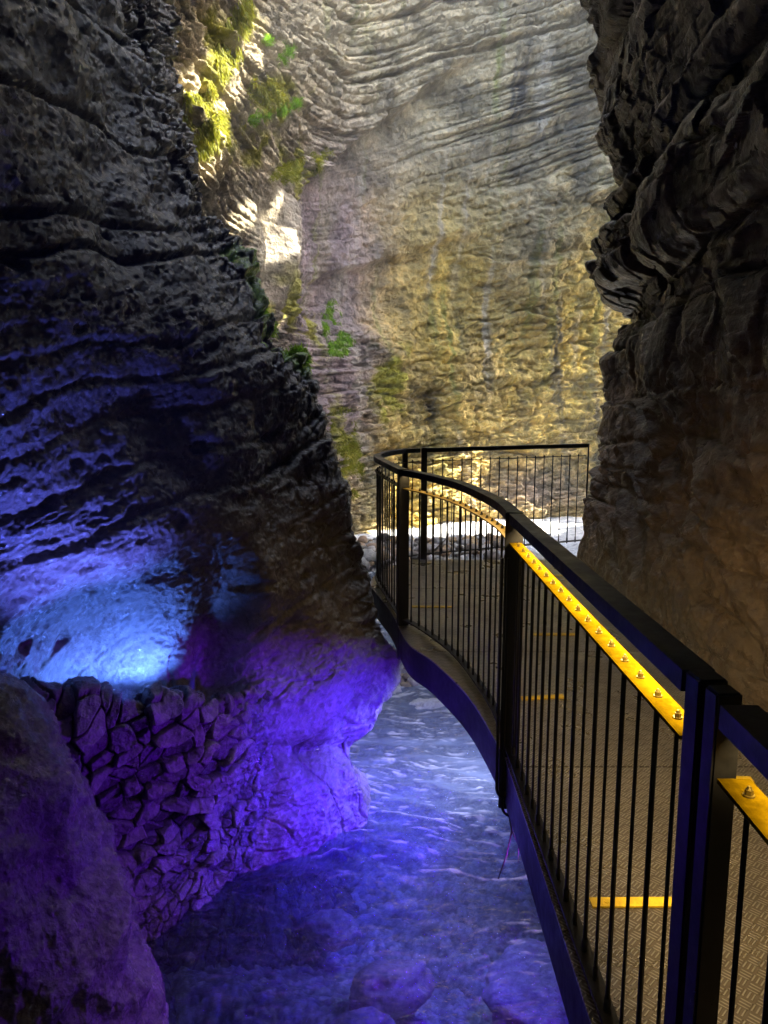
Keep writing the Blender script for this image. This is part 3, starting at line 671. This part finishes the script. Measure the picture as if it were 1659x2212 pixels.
p = at_z(790, 2235, -1.65); boulder(p, .16, .12, .10, 931, 'boulder cut by the bottom edge of the photo', M_bed, (.42, .34, .32), 'boulders under the stream', .1)
p = at_z(925, 1530, -1.52); boulder(p, .22, .12, .09, 941, 'pale wet boulder breaking the water below the far girder', M_bed, (.5, .5, .5), None, .2)

M_wood = metal_mat('wet dead wood', (.16, .125, .085), (.5, .8), 0, 30)
def stick(pts, r, name, label, cat, group=None, forks=()):
    bm = bmesh.new(); n = len(pts); add_tube(bm, pts, [r * (1 - .6 * k / (n - 1)) for k in range(n)], 7)
    for f in forks: add_tube(bm, f, [r * .5 * (1 - .6 * k / (len(f) - 1)) for k in range(len(f))], 6)
    o = bm_obj(name, bm, M_wood, None, True); return tag(o, label, cat, group)
def on_bank(px, py, up=.03): return Vector(at_z(px, py, -1.10 + up))
b_ = [on_bank(905, 1206), on_bank(935, 1192, .08), on_bank(962, 1176, .16)]
stick(b_, .035, 'driftwood', 'pale bent branch lying on the pebble bank beyond the deck end', 'branch', None, [(b_[1], b_[1] + Vector((.25, .1, .22)), b_[1] + Vector((.34, .2, .42)))])
b_ = [on_bank(985, 1200), on_bank(1020, 1190, .05), on_bank(1062, 1186, .05)]
stick(b_, .028, 'driftwood', 'thin straight stick lying flat on the far pebble bank', 'branch')
tw0 = Vector((R1_mid[0] + .0, R1_mid[1] - .03, -.30))
stick([tw0, tw0 + Vector((.02, -.01, -.10)), tw0 + Vector((-.005, -.02, -.22)), tw0 + Vector((-.04, -.02, -.34))], .006, 'twig', 'dead twig dangling from the foot of the middle railing post', 'twig', None, [(tw0 + Vector((.02, -.01, -.10)), tw0 + Vector((.05, -.02, -.17)), tw0 + Vector((.05, -.03, -.25)))])

# ------------------------------------------------------------------ FOOTBRIDGE
bridge = bpy.data.objects.new('footbridge', None); COL.objects.link(bridge); bridge.location = (1.2, 4.5, -.04)
tag(bridge, 'curved steel footbridge with dark railings and chequer plate deck along the right wall', 'footbridge')
BI = Matrix.Translation((-1.2, -4.5, .04))
def bpart(name, bm, mat, parent=None, bevel=0, smooth=False):
    o = bm_obj(name, bm, mat, parent or bridge, smooth, bevel)
    if (parent or bridge) is bridge: o.data.transform(BI)
    else:
        o.data.transform(BI)
    return o
ZR = 1.10
railpix = [(1272, 958), (1090, 963), (910, 968), (875, 970), (843, 974), (822, 979), (815, 985), (838, 998), (871, 1014), (917, 1022), (983, 1038), (1033, 1057), (1083, 1082), (1112, 1107)]
R1 = np.array([at_z(px, py, ZR)[:2] for px, py in railpix])
nearp = at_z(1527, 1462, ZR)[:2]
endp = np.array([.56, .15])
print('rail', R1.round(2).tolist(), nearp)
def resample(P, step):
    P = np.asarray(P); d = np.r_[0, np.cumsum(np.linalg.norm(np.diff(P, axis=0), axis=1))]
    n = max(2, int(round(d[-1] / step)) + 1); s = np.linspace(0, d[-1], n)
    return np.stack([np.interp(s, d, P[:, k]) for k in range(P.shape[1])], 1)
def smoothpath(P, step=.04):
    return resample(catmull(np.asarray(P, float), [12] * (len(P) - 1)), step)
iP0, iP1 = 2, 8
panA = smoothpath(R1[:iP0 + 1])                       # far straight run
panB = smoothpath(R1[iP0:iP1 + 1])                    # hairpin to the first tall post
panC = smoothpath(R1[iP1:])                           # the curved run
panD = resample(np.array([R1[-1], nearp]), .05)       # straight run with the lamp strip
panE = resample(np.array([nearp + (nearp - R1[-1]) * .046, endp]), .05)
def trim(P, a, b):
    d = np.r_[0, np.cumsum(np.linalg.norm(np.diff(P, axis=0), axis=1))]
    s = np.r_[a, d[(d > a + .01) & (d < d[-1] - b - .01)], d[-1] - b]
    return np.stack([np.interp(s, d, P[:, k]) for k in range(2)], 1)
def with_z(P, z): return np.c_[P, np.full(len(P), z)]
def panel(P, zb=.0, z_in=.97, lab=None, spacing=.108, barw=.055, top=True, gold=M_bar, thin=.5):
    P = trim(P, .035, .035)
    bm = bmesh.new(); sweep(bm, with_z(P, ZR), .062, .042)
    bpart('handrail', bm, M_steel)
    bm = bmesh.new(); sweep(bm, with_z(P, z_in), barw, .008)
    fr = bpart('infill_frame', bm, gold)
    bm = bmesh.new(); sweep(bm, with_z(P, zb + .012), .045, .010)
    lb = bm_obj('bottom_bar', bm, M_gird, fr); lb.data.transform(BI)
    d = np.r_[0, np.cumsum(np.linalg.norm(np.diff(P, axis=0), axis=1))]
    n = int(d[-1] / spacing)
    off = (d[-1] - (n - 1) * spacing) / 2
    for k in range(n):
        s = off + k * spacing
        x = np.interp(s, d, P[:, 0]); y = np.interp(s, d, P[:, 1])
        bm = bmesh.new(); r = .0065 if k % 2 else .0048
        add_cyl(bm, (x, y, zb - .015), (x, y, z_in - .009), r, 8)
        add_cyl(bm, (x, y, zb + .012), (x, y, zb + .05), r * 1.5, 8)
        o = bm_obj('baluster', bm, M_steel, fr, True); o.data.transform(BI)
        bm = bmesh.new()
        add_cyl(bm, (x, y, z_in), (x, y, z_in + .003), .0095, 12)
        add_cyl(bm, (x, y, z_in + .003), (x, y, z_in + .011), .0066, 6)
        add_cyl(bm, (x, y, z_in + .011), (x, y, z_in + .017), .0052, 10, .0025)
        o = bm_obj('cap_nut', bm, M_nut if gold is M_bar else M_steel, fr); o.data.transform(BI)
    return fr
M_dbar = metal_mat('dull flat bar', (.13, .085, .008), (.4, .65), .0, 60, .2)
panel(panA, spacing=.112, gold=M_steel, barw=.02); panel(panB, spacing=.11, gold=M_dbar, barw=.04); panel(panC, gold=M_dbar); panel(panD); panel(panE)
def post(xy, ang, w=.07, dpt=.06, zlo=-.30, zhi=ZR + .004, bolts=True):
    bm = bmesh.new(); add_box(bm, (xy[0], xy[1], (zlo + zhi) / 2), w, dpt, zhi - zlo, ang)
    p = bpart('post', bm, M_steel, None, .004)
    if bolts:
        for zc in (-.12, -.22):
            bm = bmesh.new(); u = Vector((math.sin(ang), -math.cos(ang), 0)) * (dpt / 2)
            c = Vector((xy[0], xy[1], zc)) + u
            add_cyl(bm, c, c + u.normalized() * .010, .016, 6); add_cyl(bm, c + u.normalized() * .010, c + u.normalized() * .018, .010, 10)
            o = bm_obj('bolt', bm, M_nut, p); o.data.transform(BI)
    return p
def ang_of(a, b): return math.atan2(b[1] - a[1], b[0] - a[0])
post(R1[2] + np.array([.03, 0]), 0, .06, .05); post(R1[3] + np.array([0, .01]), .2, .05, .05)
post(R1[8], .25, .075, .06)
post(R1[-1], -.2, .078, .06)
post(nearp, .05, .054, .055); post(nearp + np.array([.0, -.068]), .05, .046, .045)
# end upright of the far run
bm = bmesh.new(); add_cyl(bm, (*R1[0], -.02), (*R1[0], ZR), .009, 8); bpart('end_upright', bm, M_steel)

# deck: edge line outside the rail
edgepix = [(883, 1240), (862, 1300), (866, 1352), (880, 1388), (933, 1427), (1010, 1503), (1077, 1612)]
E1 = np.array([at_z(px, py, -.04)[:2] for px, py in edgepix])
print('edge', E1.round(2).tolist())
farL = at_z(910, 1216, -.04)[:2]; farR = at_z(1093, 1212, -.04)[:2]
edge = np.vstack([[[.30, 7.45]], smoothpath(np.vstack([[[-.03, 7.0]], [[-.12, 6.45]], [[.05, 5.6]], E1[3:], [[R1[-1][0] - .02, 3.1]], [[nearp[0] - .04, 1.3]], [[.53, -.6]]]), .05)])
def edge_x(y):
    o = np.argsort(edge[:, 1]); return np.interp(y, edge[o, 1], edge[o, 0])
t = NT('chequer plate')
co = t.n('ShaderNodeTexCoord').outputs['Object']
mp = t.n('ShaderNodeMapping', {'Vector': co, 'Rotation': (0, 0, math.radians(45)), 'Scale': (27, 27, 27)}).outputs[0]
sp = t.n('ShaderNodeSeparateXYZ', {0: mp})
fx = t.math('FRACT', sp.outputs[0]); fy = t.math('FRACT', sp.outputs[1])
par = t.math('MODULO', t.math('ADD', t.math('FLOOR', sp.outputs[0]), t.math('FLOOR', sp.outputs[1])), 2.0)
par = t.math('GREATER_THAN', t.math('ABSOLUTE', par), .5)
def lerp(a, b): return t.math('ADD', t.math('MULTIPLY', a, par), t.math('MULTIPLY', b, t.math('SUBTRACT', 1.0, par)))
al = lerp(fx, fy); ac = lerp(fy, fx)
bars = t.math('SINE', t.math('MULTIPLY', ac, 2 * math.pi * 3.0))
bars = t.n('ShaderNodeMapRange', {0: bars, 1: .1, 2: .7, 3: 0.0, 4: 1.0}, interpolation_type='SMOOTHSTEP').outputs[0]
lim = t.n('ShaderNodeMapRange', {0: t.math('ABSOLUTE', t.math('SUBTRACT', al, .5)), 1: .36, 2: .46, 3: 1.0, 4: 0.0}, interpolation_type='SMOOTHSTEP').outputs[0]
ht = t.math('MULTIPLY', bars, lim)
nA = t.noise(co, 3.0, 5, .6); nB = t.noise(co, 40, 4, .6)
hh = t.math('ADD', ht, t.math('MULTIPLY', nB, .12))
bp = t.n('ShaderNodeBump', {'Height': hh, 'Distance': .008, 'Strength': 1.0}).outputs[0]
colr = t.mix(t.maprange(nA, .35, .7, 0, 1), (.24, .20, .155), (.13, .11, .09))
colr = t.mix(t.math('MULTIPLY', ht, t.maprange(nA, .3, .6, .9, .45)), colr, (.62, .58, .50))
M_deck = t.surf(t.n('ShaderNodeBsdfPrincipled', {'Base Color': colr, 'Metallic': .7, 'Roughness': t.maprange(nA, .3, .7, .22, .45), 'Normal': bp}).outputs[0])
seams = [-.6, 1.56, 3.12, 4.66, 6.28, 7.45]
for a, b in zip(seams[:-1], seams[1:]):
    yy = np.linspace(a + .005, b - .005, 26)
    bm = bmesh.new(); top = []
    for y in yy:
        l = edge_x(y); 
        if y > 7.05: l = max(l, np.interp(y, [7.05, 7.45], [-.02, .28]))
        top.append((bm.verts.new((l, y, -.04)), bm.verts.new((2.6, y, -.04)), bm.verts.new((l, y, -.048)), bm.verts.new((2.6, y, -.048))))
    for p, q in zip(top[:-1], top[1:]):
        bm.faces.new((p[0], p[1], q[1], q[0])); bm.faces.new((p[2], q[2], q[3], p[3])); bm.faces.new((p[0], q[0], q[2], p[2])); bm.faces.new((p[1], p[3], q[3], q[1]))
    bm.faces.new((top[0][0], top[0][2], top[0][3], top[0][1])); bm.faces.new((top[-1][0], top[-1][1], top[-1][3], top[-1][2]))
    bpart('deck_plate', bm, M_deck)
# girder under the edge
ge = edge[edge[:, 1] < 7.3]
Tn = np.gradient(ge, axis=0); Tn /= np.linalg.norm(Tn, axis=1, keepdims=True); inn = np.stack([-Tn[:, 1], Tn[:, 0]], 1)
if inn[len(inn) // 2][0] < 0: inn = -inn
bm = bmesh.new(); sweep(bm, with_z(ge + inn * .012, -.050), .014, .21); bpart('edge_girder', bm, M_gird)
bm = bmesh.new(); sweep(bm, with_z(ge + inn * .055, -.246), .07, .012); bpart('girder_flange', bm, M_gird)
for yb in (.8, 2.3, 3.9, 5.4, 6.8):
    bm = bmesh.new(); add_box(bm, ((edge_x(yb) + 2.5) / 2 + .02, yb, -.14), 2.5 - edge_x(yb) - .05, .06, .17); bpart('cross_beam', bm, M_gird)
# yellow strips on the plates
def strip(pl, pr, w=.045):
    a = at_z(*pl, -.036); b = at_z(*pr, -.036); c = (a + b) / 2; L = np.linalg.norm((b - a)[:2])
    bm = bmesh.new(); add_box(bm, (c[0], c[1], -.036), L, w, .006, math.atan2(b[1] - a[1], b[0] - a[0]))
    for s in (-.38, .38):
        q = c + (b - a) * s; add_cyl(bm, (q[0], q[1], -.036), (q[0], q[1], -.031), .008, 8)
    bpart('tread_strip', bm, M_yel)
strip((889, 1310), (977, 1311)); strip((1152, 1370), (1245, 1370)); strip((1126, 1509), (1218, 1504)); strip((1276, 1950), (1560, 1948)); strip((1472, 1680), (1625, 1684)); strip((1190, 1243), (1235, 1243))
# cable loop at the foot of the middle post
b0 = np.array([R1[-1][0] - .055, R1[-1][1] - .03])
for dx, zb in ((0, -.24), (.028, -.33)):
    pts = [(b0[0] + dx, b0[1], ZR - .2), (b0[0] + dx, b0[1], zb + .05)]
    for k in range(1, 7):
        an = math.pi / 2 * k / 6; pts.append((b0[0] + dx + .04 * (1 - math.cos(an)), b0[1], zb + .05 - .05 * math.sin(an)))
    for k in range(0, 5):
        an = math.pi / 2 * k / 4; pts.append((b0[0] + dx + .075 + .03 * math.sin(an), b0[1], zb + .03 - .03 * math.cos(an)))
    pts.append((b0[0] + dx + .105, b0[1] + .0, zb + .14))
    bm = bmesh.new(); add_tube(bm, pts, .0075, 8); bpart('cable', bm, M_steel, None, 0, True)

# ------------------------------------------------------------------ moss and plants
def leaf_mat(name, a, b):
    t = NT(name); co = t.n('ShaderNodeTexCoord').outputs['Object']
    n = t.noise(co, 8, 4, .6); tint = t.n('ShaderNodeVertexColor', layer_name='tint').outputs[0]
    base = t.mix(1.0, t.mix(t.maprange(n, .35, .65, 0, 1), a, b), tint, 'MULTIPLY')
    d = t.n('ShaderNodeBsdfPrincipled', {'Base Color': base, 'Roughness': .6, 'Specular IOR Level': .3}).outputs[0]
    tl = t.n('ShaderNodeBsdfTranslucent', {'Color': base}).outputs[0]
    return t.surf(t.n('ShaderNodeMixShader', {0: .55, 1: d, 2: tl}).outputs[0])
M_moss = leaf_mat('hanging moss', (.22, .24, .02), (.34, .33, .03))
M_edge = leaf_mat('vivid moss', (.28, .52, .03), (.42, .66, .05))
M_green = leaf_mat('bright moss', (.16, .34, .02), (.30, .50, .03))
def patch(GG, NN, px, py, spots, count, length, width, mode, mat, name, label, cat, group=None, facing=-.3):
    m = np.zeros(px.shape)
    for (cx, cy, sx, sy, a) in spots:
        c, s = math.cos(a), math.sin(a); u = (px - cx) * c + (py - cy) * s; v = -(px - cx) * s + (py - cy) * c
        m = np.maximum(m, np.exp(-(u / sx) ** 2 - (v / sy) ** 2))
    view = ((CAM - GG) * NN).sum(-1) > facing
    m = np.where((m > .3) & view, m, 0)
    if facing < -1: m = m * (np.arange(m.shape[1])[None, :] > m.shape[1] * .80)
    m *= np.clip(.1 + 1.9 * fbm(GG[..., 0] * 2.2, GG[..., 1] * 2.2, GG[..., 2] * 1.6, 3, 77), 0, 1)
    w = m.ravel() / m.sum(); ids = RNG.choice(w.size, count, p=w)
    P = GG.reshape(-1, 3)[ids]; Nn = NN.reshape(-1, 3)[ids]
    P = P + RNG.normal(0, .02, P.shape)
    L = length * (.4 + 1.0 * RNG.random(count)); Wd = width * (.6 + .8 * RNG.random(count))
    if mode == 'hang': dirv = Nn * .35 + np.array([0, 0, -1.0])
    elif mode == 'up': dirv = Nn * .7 + np.array([0, 0, .9])
    else: dirv = Nn * 1.0 + np.array([0, 0, .1])
    dirv = dirv + RNG.normal(0, .3, dirv.shape); dirv /= np.linalg.norm(dirv, axis=1, keepdims=True)
    side = np.cross(dirv, RNG.normal(0, 1, dirv.shape)); side /= np.linalg.norm(side, axis=1, keepdims=True)
    bend = np.array([0, 0, -.35]) if mode != 'hang' else Nn * .0
    a = P - side * Wd[:, None] / 2; b = P + side * Wd[:, None] / 2
    mid = P + dirv * (L * .55)[:, None]; c = mid + side * Wd[:, None] * .42; d = mid - side * Wd[:, None] * .42
    tip = P + dirv * L[:, None] + bend * L[:, None]; e = tip + side * Wd[:, None] * .08; f = tip - side * Wd[:, None] * .08
    V = np.stack([a, b, c, d, e, f], 1).reshape(-1, 3); k = np.arange(count)[:, None] * 6
    F = np.concatenate([k + np.array([0, 1, 2, 3]), k + np.array([3, 2, 4, 5])])
    tn = np.repeat((.6 + .8 * RNG.random(count))[:, None] * np.array([1, 1, 1]) + RNG.normal(0, .06, (count, 3)), 6, 0)
    o = soup_obj(name, V, F, mat, None, True, tn)
    return tag(o, label, cat, group, 'stuff')
patch(GF, NF, PXF, PYF, [(430, 200, 24, 70, .5), (470, 120, 50, 40, -.8), (515, 40, 22, 50, .3)], 12000, .13, .013, 'hang', M_moss, 'moss', 'yellow green moss curtain hanging over the upper left ledges', 'moss', 'moss on the rock')
patch(GF, NF, PXF, PYF, [(460, 300, 40, 40, 1.0), (400, 260, 16, 55, .3)], 6000, .10, .012, 'hang', M_moss, 'moss', 'yellow moss hanging on the ledge just below the upper curtain', 'moss', 'moss on the rock')
patch(GF, NF, PXF, PYF, [(560, 256, 24, 8, -.3), (602, 242, 26, 8, -.3), (645, 224, 22, 7, -.3)], 2600, .09, .007, 'up', M_green, 'grass', 'bright green grass tuft along a thin ledge of the far cliff', 'grass')
patch(GF, NF, PXF, PYF, [(590, 92, 22, 9, .2), (622, 112, 16, 14, .6), (606, 130, 14, 10, 0)], 1800, .09, .007, 'up', M_green, 'grass', 'green tuft on the beds near the top of the far cliff', 'grass')
patch(GF, NF, PXF, PYF, [(715, 690, 18, 42, .1), (735, 740, 26, 22, -.7)], 4000, .10, .014, 'hang', M_green, 'moss', 'bright green moss tongue at the corner of the far cliff', 'moss', 'moss on the rock')
patch(GF, NF, PXF, PYF, [(570, 200, 40, 30, .3), (490, 270, 40, 25, .2), (650, 360, 70, 20, -.4)], 6000, .08, .012, 'out', M_moss, 'moss', 'olive moss speckling the stepped ledges of the far cliff', 'moss', 'moss on the rock')
patch(GF, NF, PXF, PYF, [(760, 1010, 25, 60, .0), (740, 930, 25, 50, 0)], 5000, .10, .014, 'out', M_moss, 'moss', 'olive moss at the foot of the far cliff beside the dark wall', 'moss', 'moss on the rock')
PXL, PYL = proj(GL)
patch(GL, NL, PXL, PYL, [(500, 560, 16, 34, -.5), (535, 630, 16, 44, -.45), (590, 700, 18, 40, -.7), (640, 765, 16, 34, -.5)], 11000, .06, .009, 'out', M_edge, 'moss', 'vivid green moss strip on the daylit edge of the dark left wall', 'moss', 'moss on the rock', -5.0)

# ------------------------------------------------------------------ light
sun = bpy.data.lights.new('sun', 'SUN'); sun.energy = 4.0; sun.angle = math.radians(.5); sun.color = (1, .93, .80)
so = bpy.data.objects.new('sun', sun); COL.objects.link(so); so.rotation_euler = sd.to_track_quat('Z', 'Y').to_euler(); so.location = (20, 10, 30)
world = bpy.data.worlds.new('World'); scene.world = world; world.use_nodes = True
nt = world.node_tree; bg = nt.nodes['Background']
sky = nt.nodes.new('ShaderNodeTexSky'); sky.sky_type = 'NISHITA'; sky.sun_disc = False
sky.dust_density = 4.0; sky.air_density = .8; sky.sun_elevation = SUN_EL; sky.sun_rotation = math.pi / 2 - SUN_AZ
nt.links.new(sky.outputs[0], bg.inputs[0]); bg.inputs[1].default_value = .15

def spot(name, loc, tgt, power, col, size=120, blend=.6, rad=.05):
    l = bpy.data.lights.new(name, 'SPOT'); l.energy = power; l.color = col; l.spot_size = math.radians(size); l.spot_blend = blend; l.shadow_soft_size = rad
    o = bpy.data.objects.new(name, l); COL.objects.link(o); o.location = loc
    o.rotation_euler = (Vector(tgt) - Vector(loc)).to_track_quat('-Z', 'Y').to_euler(); return o
lp = at_d(298, 1528, 4.64)
spot('alcove_floodlight', lp, at_d(200, 1260, 4.75), 6, (.08, .20, 1.0), 140, .6, .03)
spot('added_wall_fill', (-1.40, 3.84, -.06), at_d(120, 840, 4.1), 17, (.10, .13, 1.0), 92, .8, .02)  # added lamp, carries the alcove lamp's wash further up the wall
spot('stream_floodlight', (1.0, 3.5, -.33), (-.9, 4.3, -1.1), 17, (.155, .004, 1.0), 130, 1.0, .05)
spot('stream_floodlight', (.80, 3.15, -.34), (.30, 3.1, -1.7), 7, (.26, .01, 1.0), 100, 1.0, .04)  # added purple fill for the sunken stones beside the girder
spot('bulge_floodlight', (.82, 4.15, -.33), (-.32, 4.95, -1.15), 46, (.05, .022, 1.0), 78, 1.0, .05)
spot('walkway_floodlight', (.95, 5.5, -.33), (.2, 5.9, -1.7), 15, (.50, .55, 1.0), 120, 1.0, .05)
spot('added_water_fill', (.62, 4.0, -.30), (.42, 3.9, -1.7), 7, (.75, .72, 1.0), 88, 1.0, .03)  # added white fill so the water crests show pale
l = bpy.data.lights.new('handrail_strip_light', 'AREA'); l.shape = 'RECTANGLE'; l.size = .03; l.size_y = float(np.linalg.norm(nearp - R1[-1])) - .15; l.energy = 3.1; l.color = (1, .72, .34)
o = bpy.data.objects.new('handrail_strip_light', l); COL.objects.link(o)
def strip_light(a, b, energy, tilt, inset=.022):
    l2 = bpy.data.lights.new('handrail_strip_light', 'AREA'); l2.shape = 'RECTANGLE'; l2.size = .03; l2.size_y = float(np.linalg.norm(b - a)) * .92; l2.energy = energy; l2.color = (1, .70, .30)
    q = bpy.data.objects.new('handrail_strip_light', l2); COL.objects.link(q); c = (a + b) / 2; q.location = (c[0] + inset, c[1], ZR - .046)
    q.rotation_euler = (0, math.radians(tilt), math.atan2(b[1] - a[1], b[0] - a[0]) - math.pi / 2); return q
strip_light(panE[0], panE[-1], 1.2, 50)
for k0, k1 in ((0, .33), (.33, .66), (.66, 1)):
    strip_light(panC[int(k0 * (len(panC) - 1))], panC[int(k1 * (len(panC) - 1))], (.10, .14, .18)[int(k0 * 3)], 0, 0.0)
m = (nearp + R1[-1]) / 2; dv = (nearp - R1[-1]); o.location = (m[0] + .022, m[1], ZR - .046)
o.rotation_euler = (0, math.radians(38), math.atan2(dv[1], dv[0]) - math.pi / 2)

# ------------------------------------------------------------------ damp air
bm = bmesh.new(); add_box(bm, (5, 20, 13.0), 84, 88, 34)
t = NT('damp air'); v = t.n('ShaderNodeVolumePrincipled', {'Color': (.9, .95, 1.0, 1), 'Density': .006, 'Anisotropy': .3}); t.t.links.new(v.outputs[0], t.out.inputs[1])
tag(bm_obj('haze', bm, t.m), None, None, None, 'stuff')

# ------------------------------------------------------------------ camera
cam = bpy.data.cameras.new('camera'); co_ = bpy.data.objects.new('camera', cam); COL.objects.link(co_)
cam.sensor_fit = 'VERTICAL'; cam.sensor_height = 36; cam.lens = 36 * FPX / 2212; cam.clip_end = 300; cam.clip_start = .02
co_.location = CAM; co_.rotation_euler = (math.pi / 2 - PITCH, 0, 0)
scene.camera = co_
scene.view_settings.view_transform = 'Standard'; scene.view_settings.look = 'None'; scene.view_settings.exposure = 3.85; scene.view_settings.gamma = 1.0
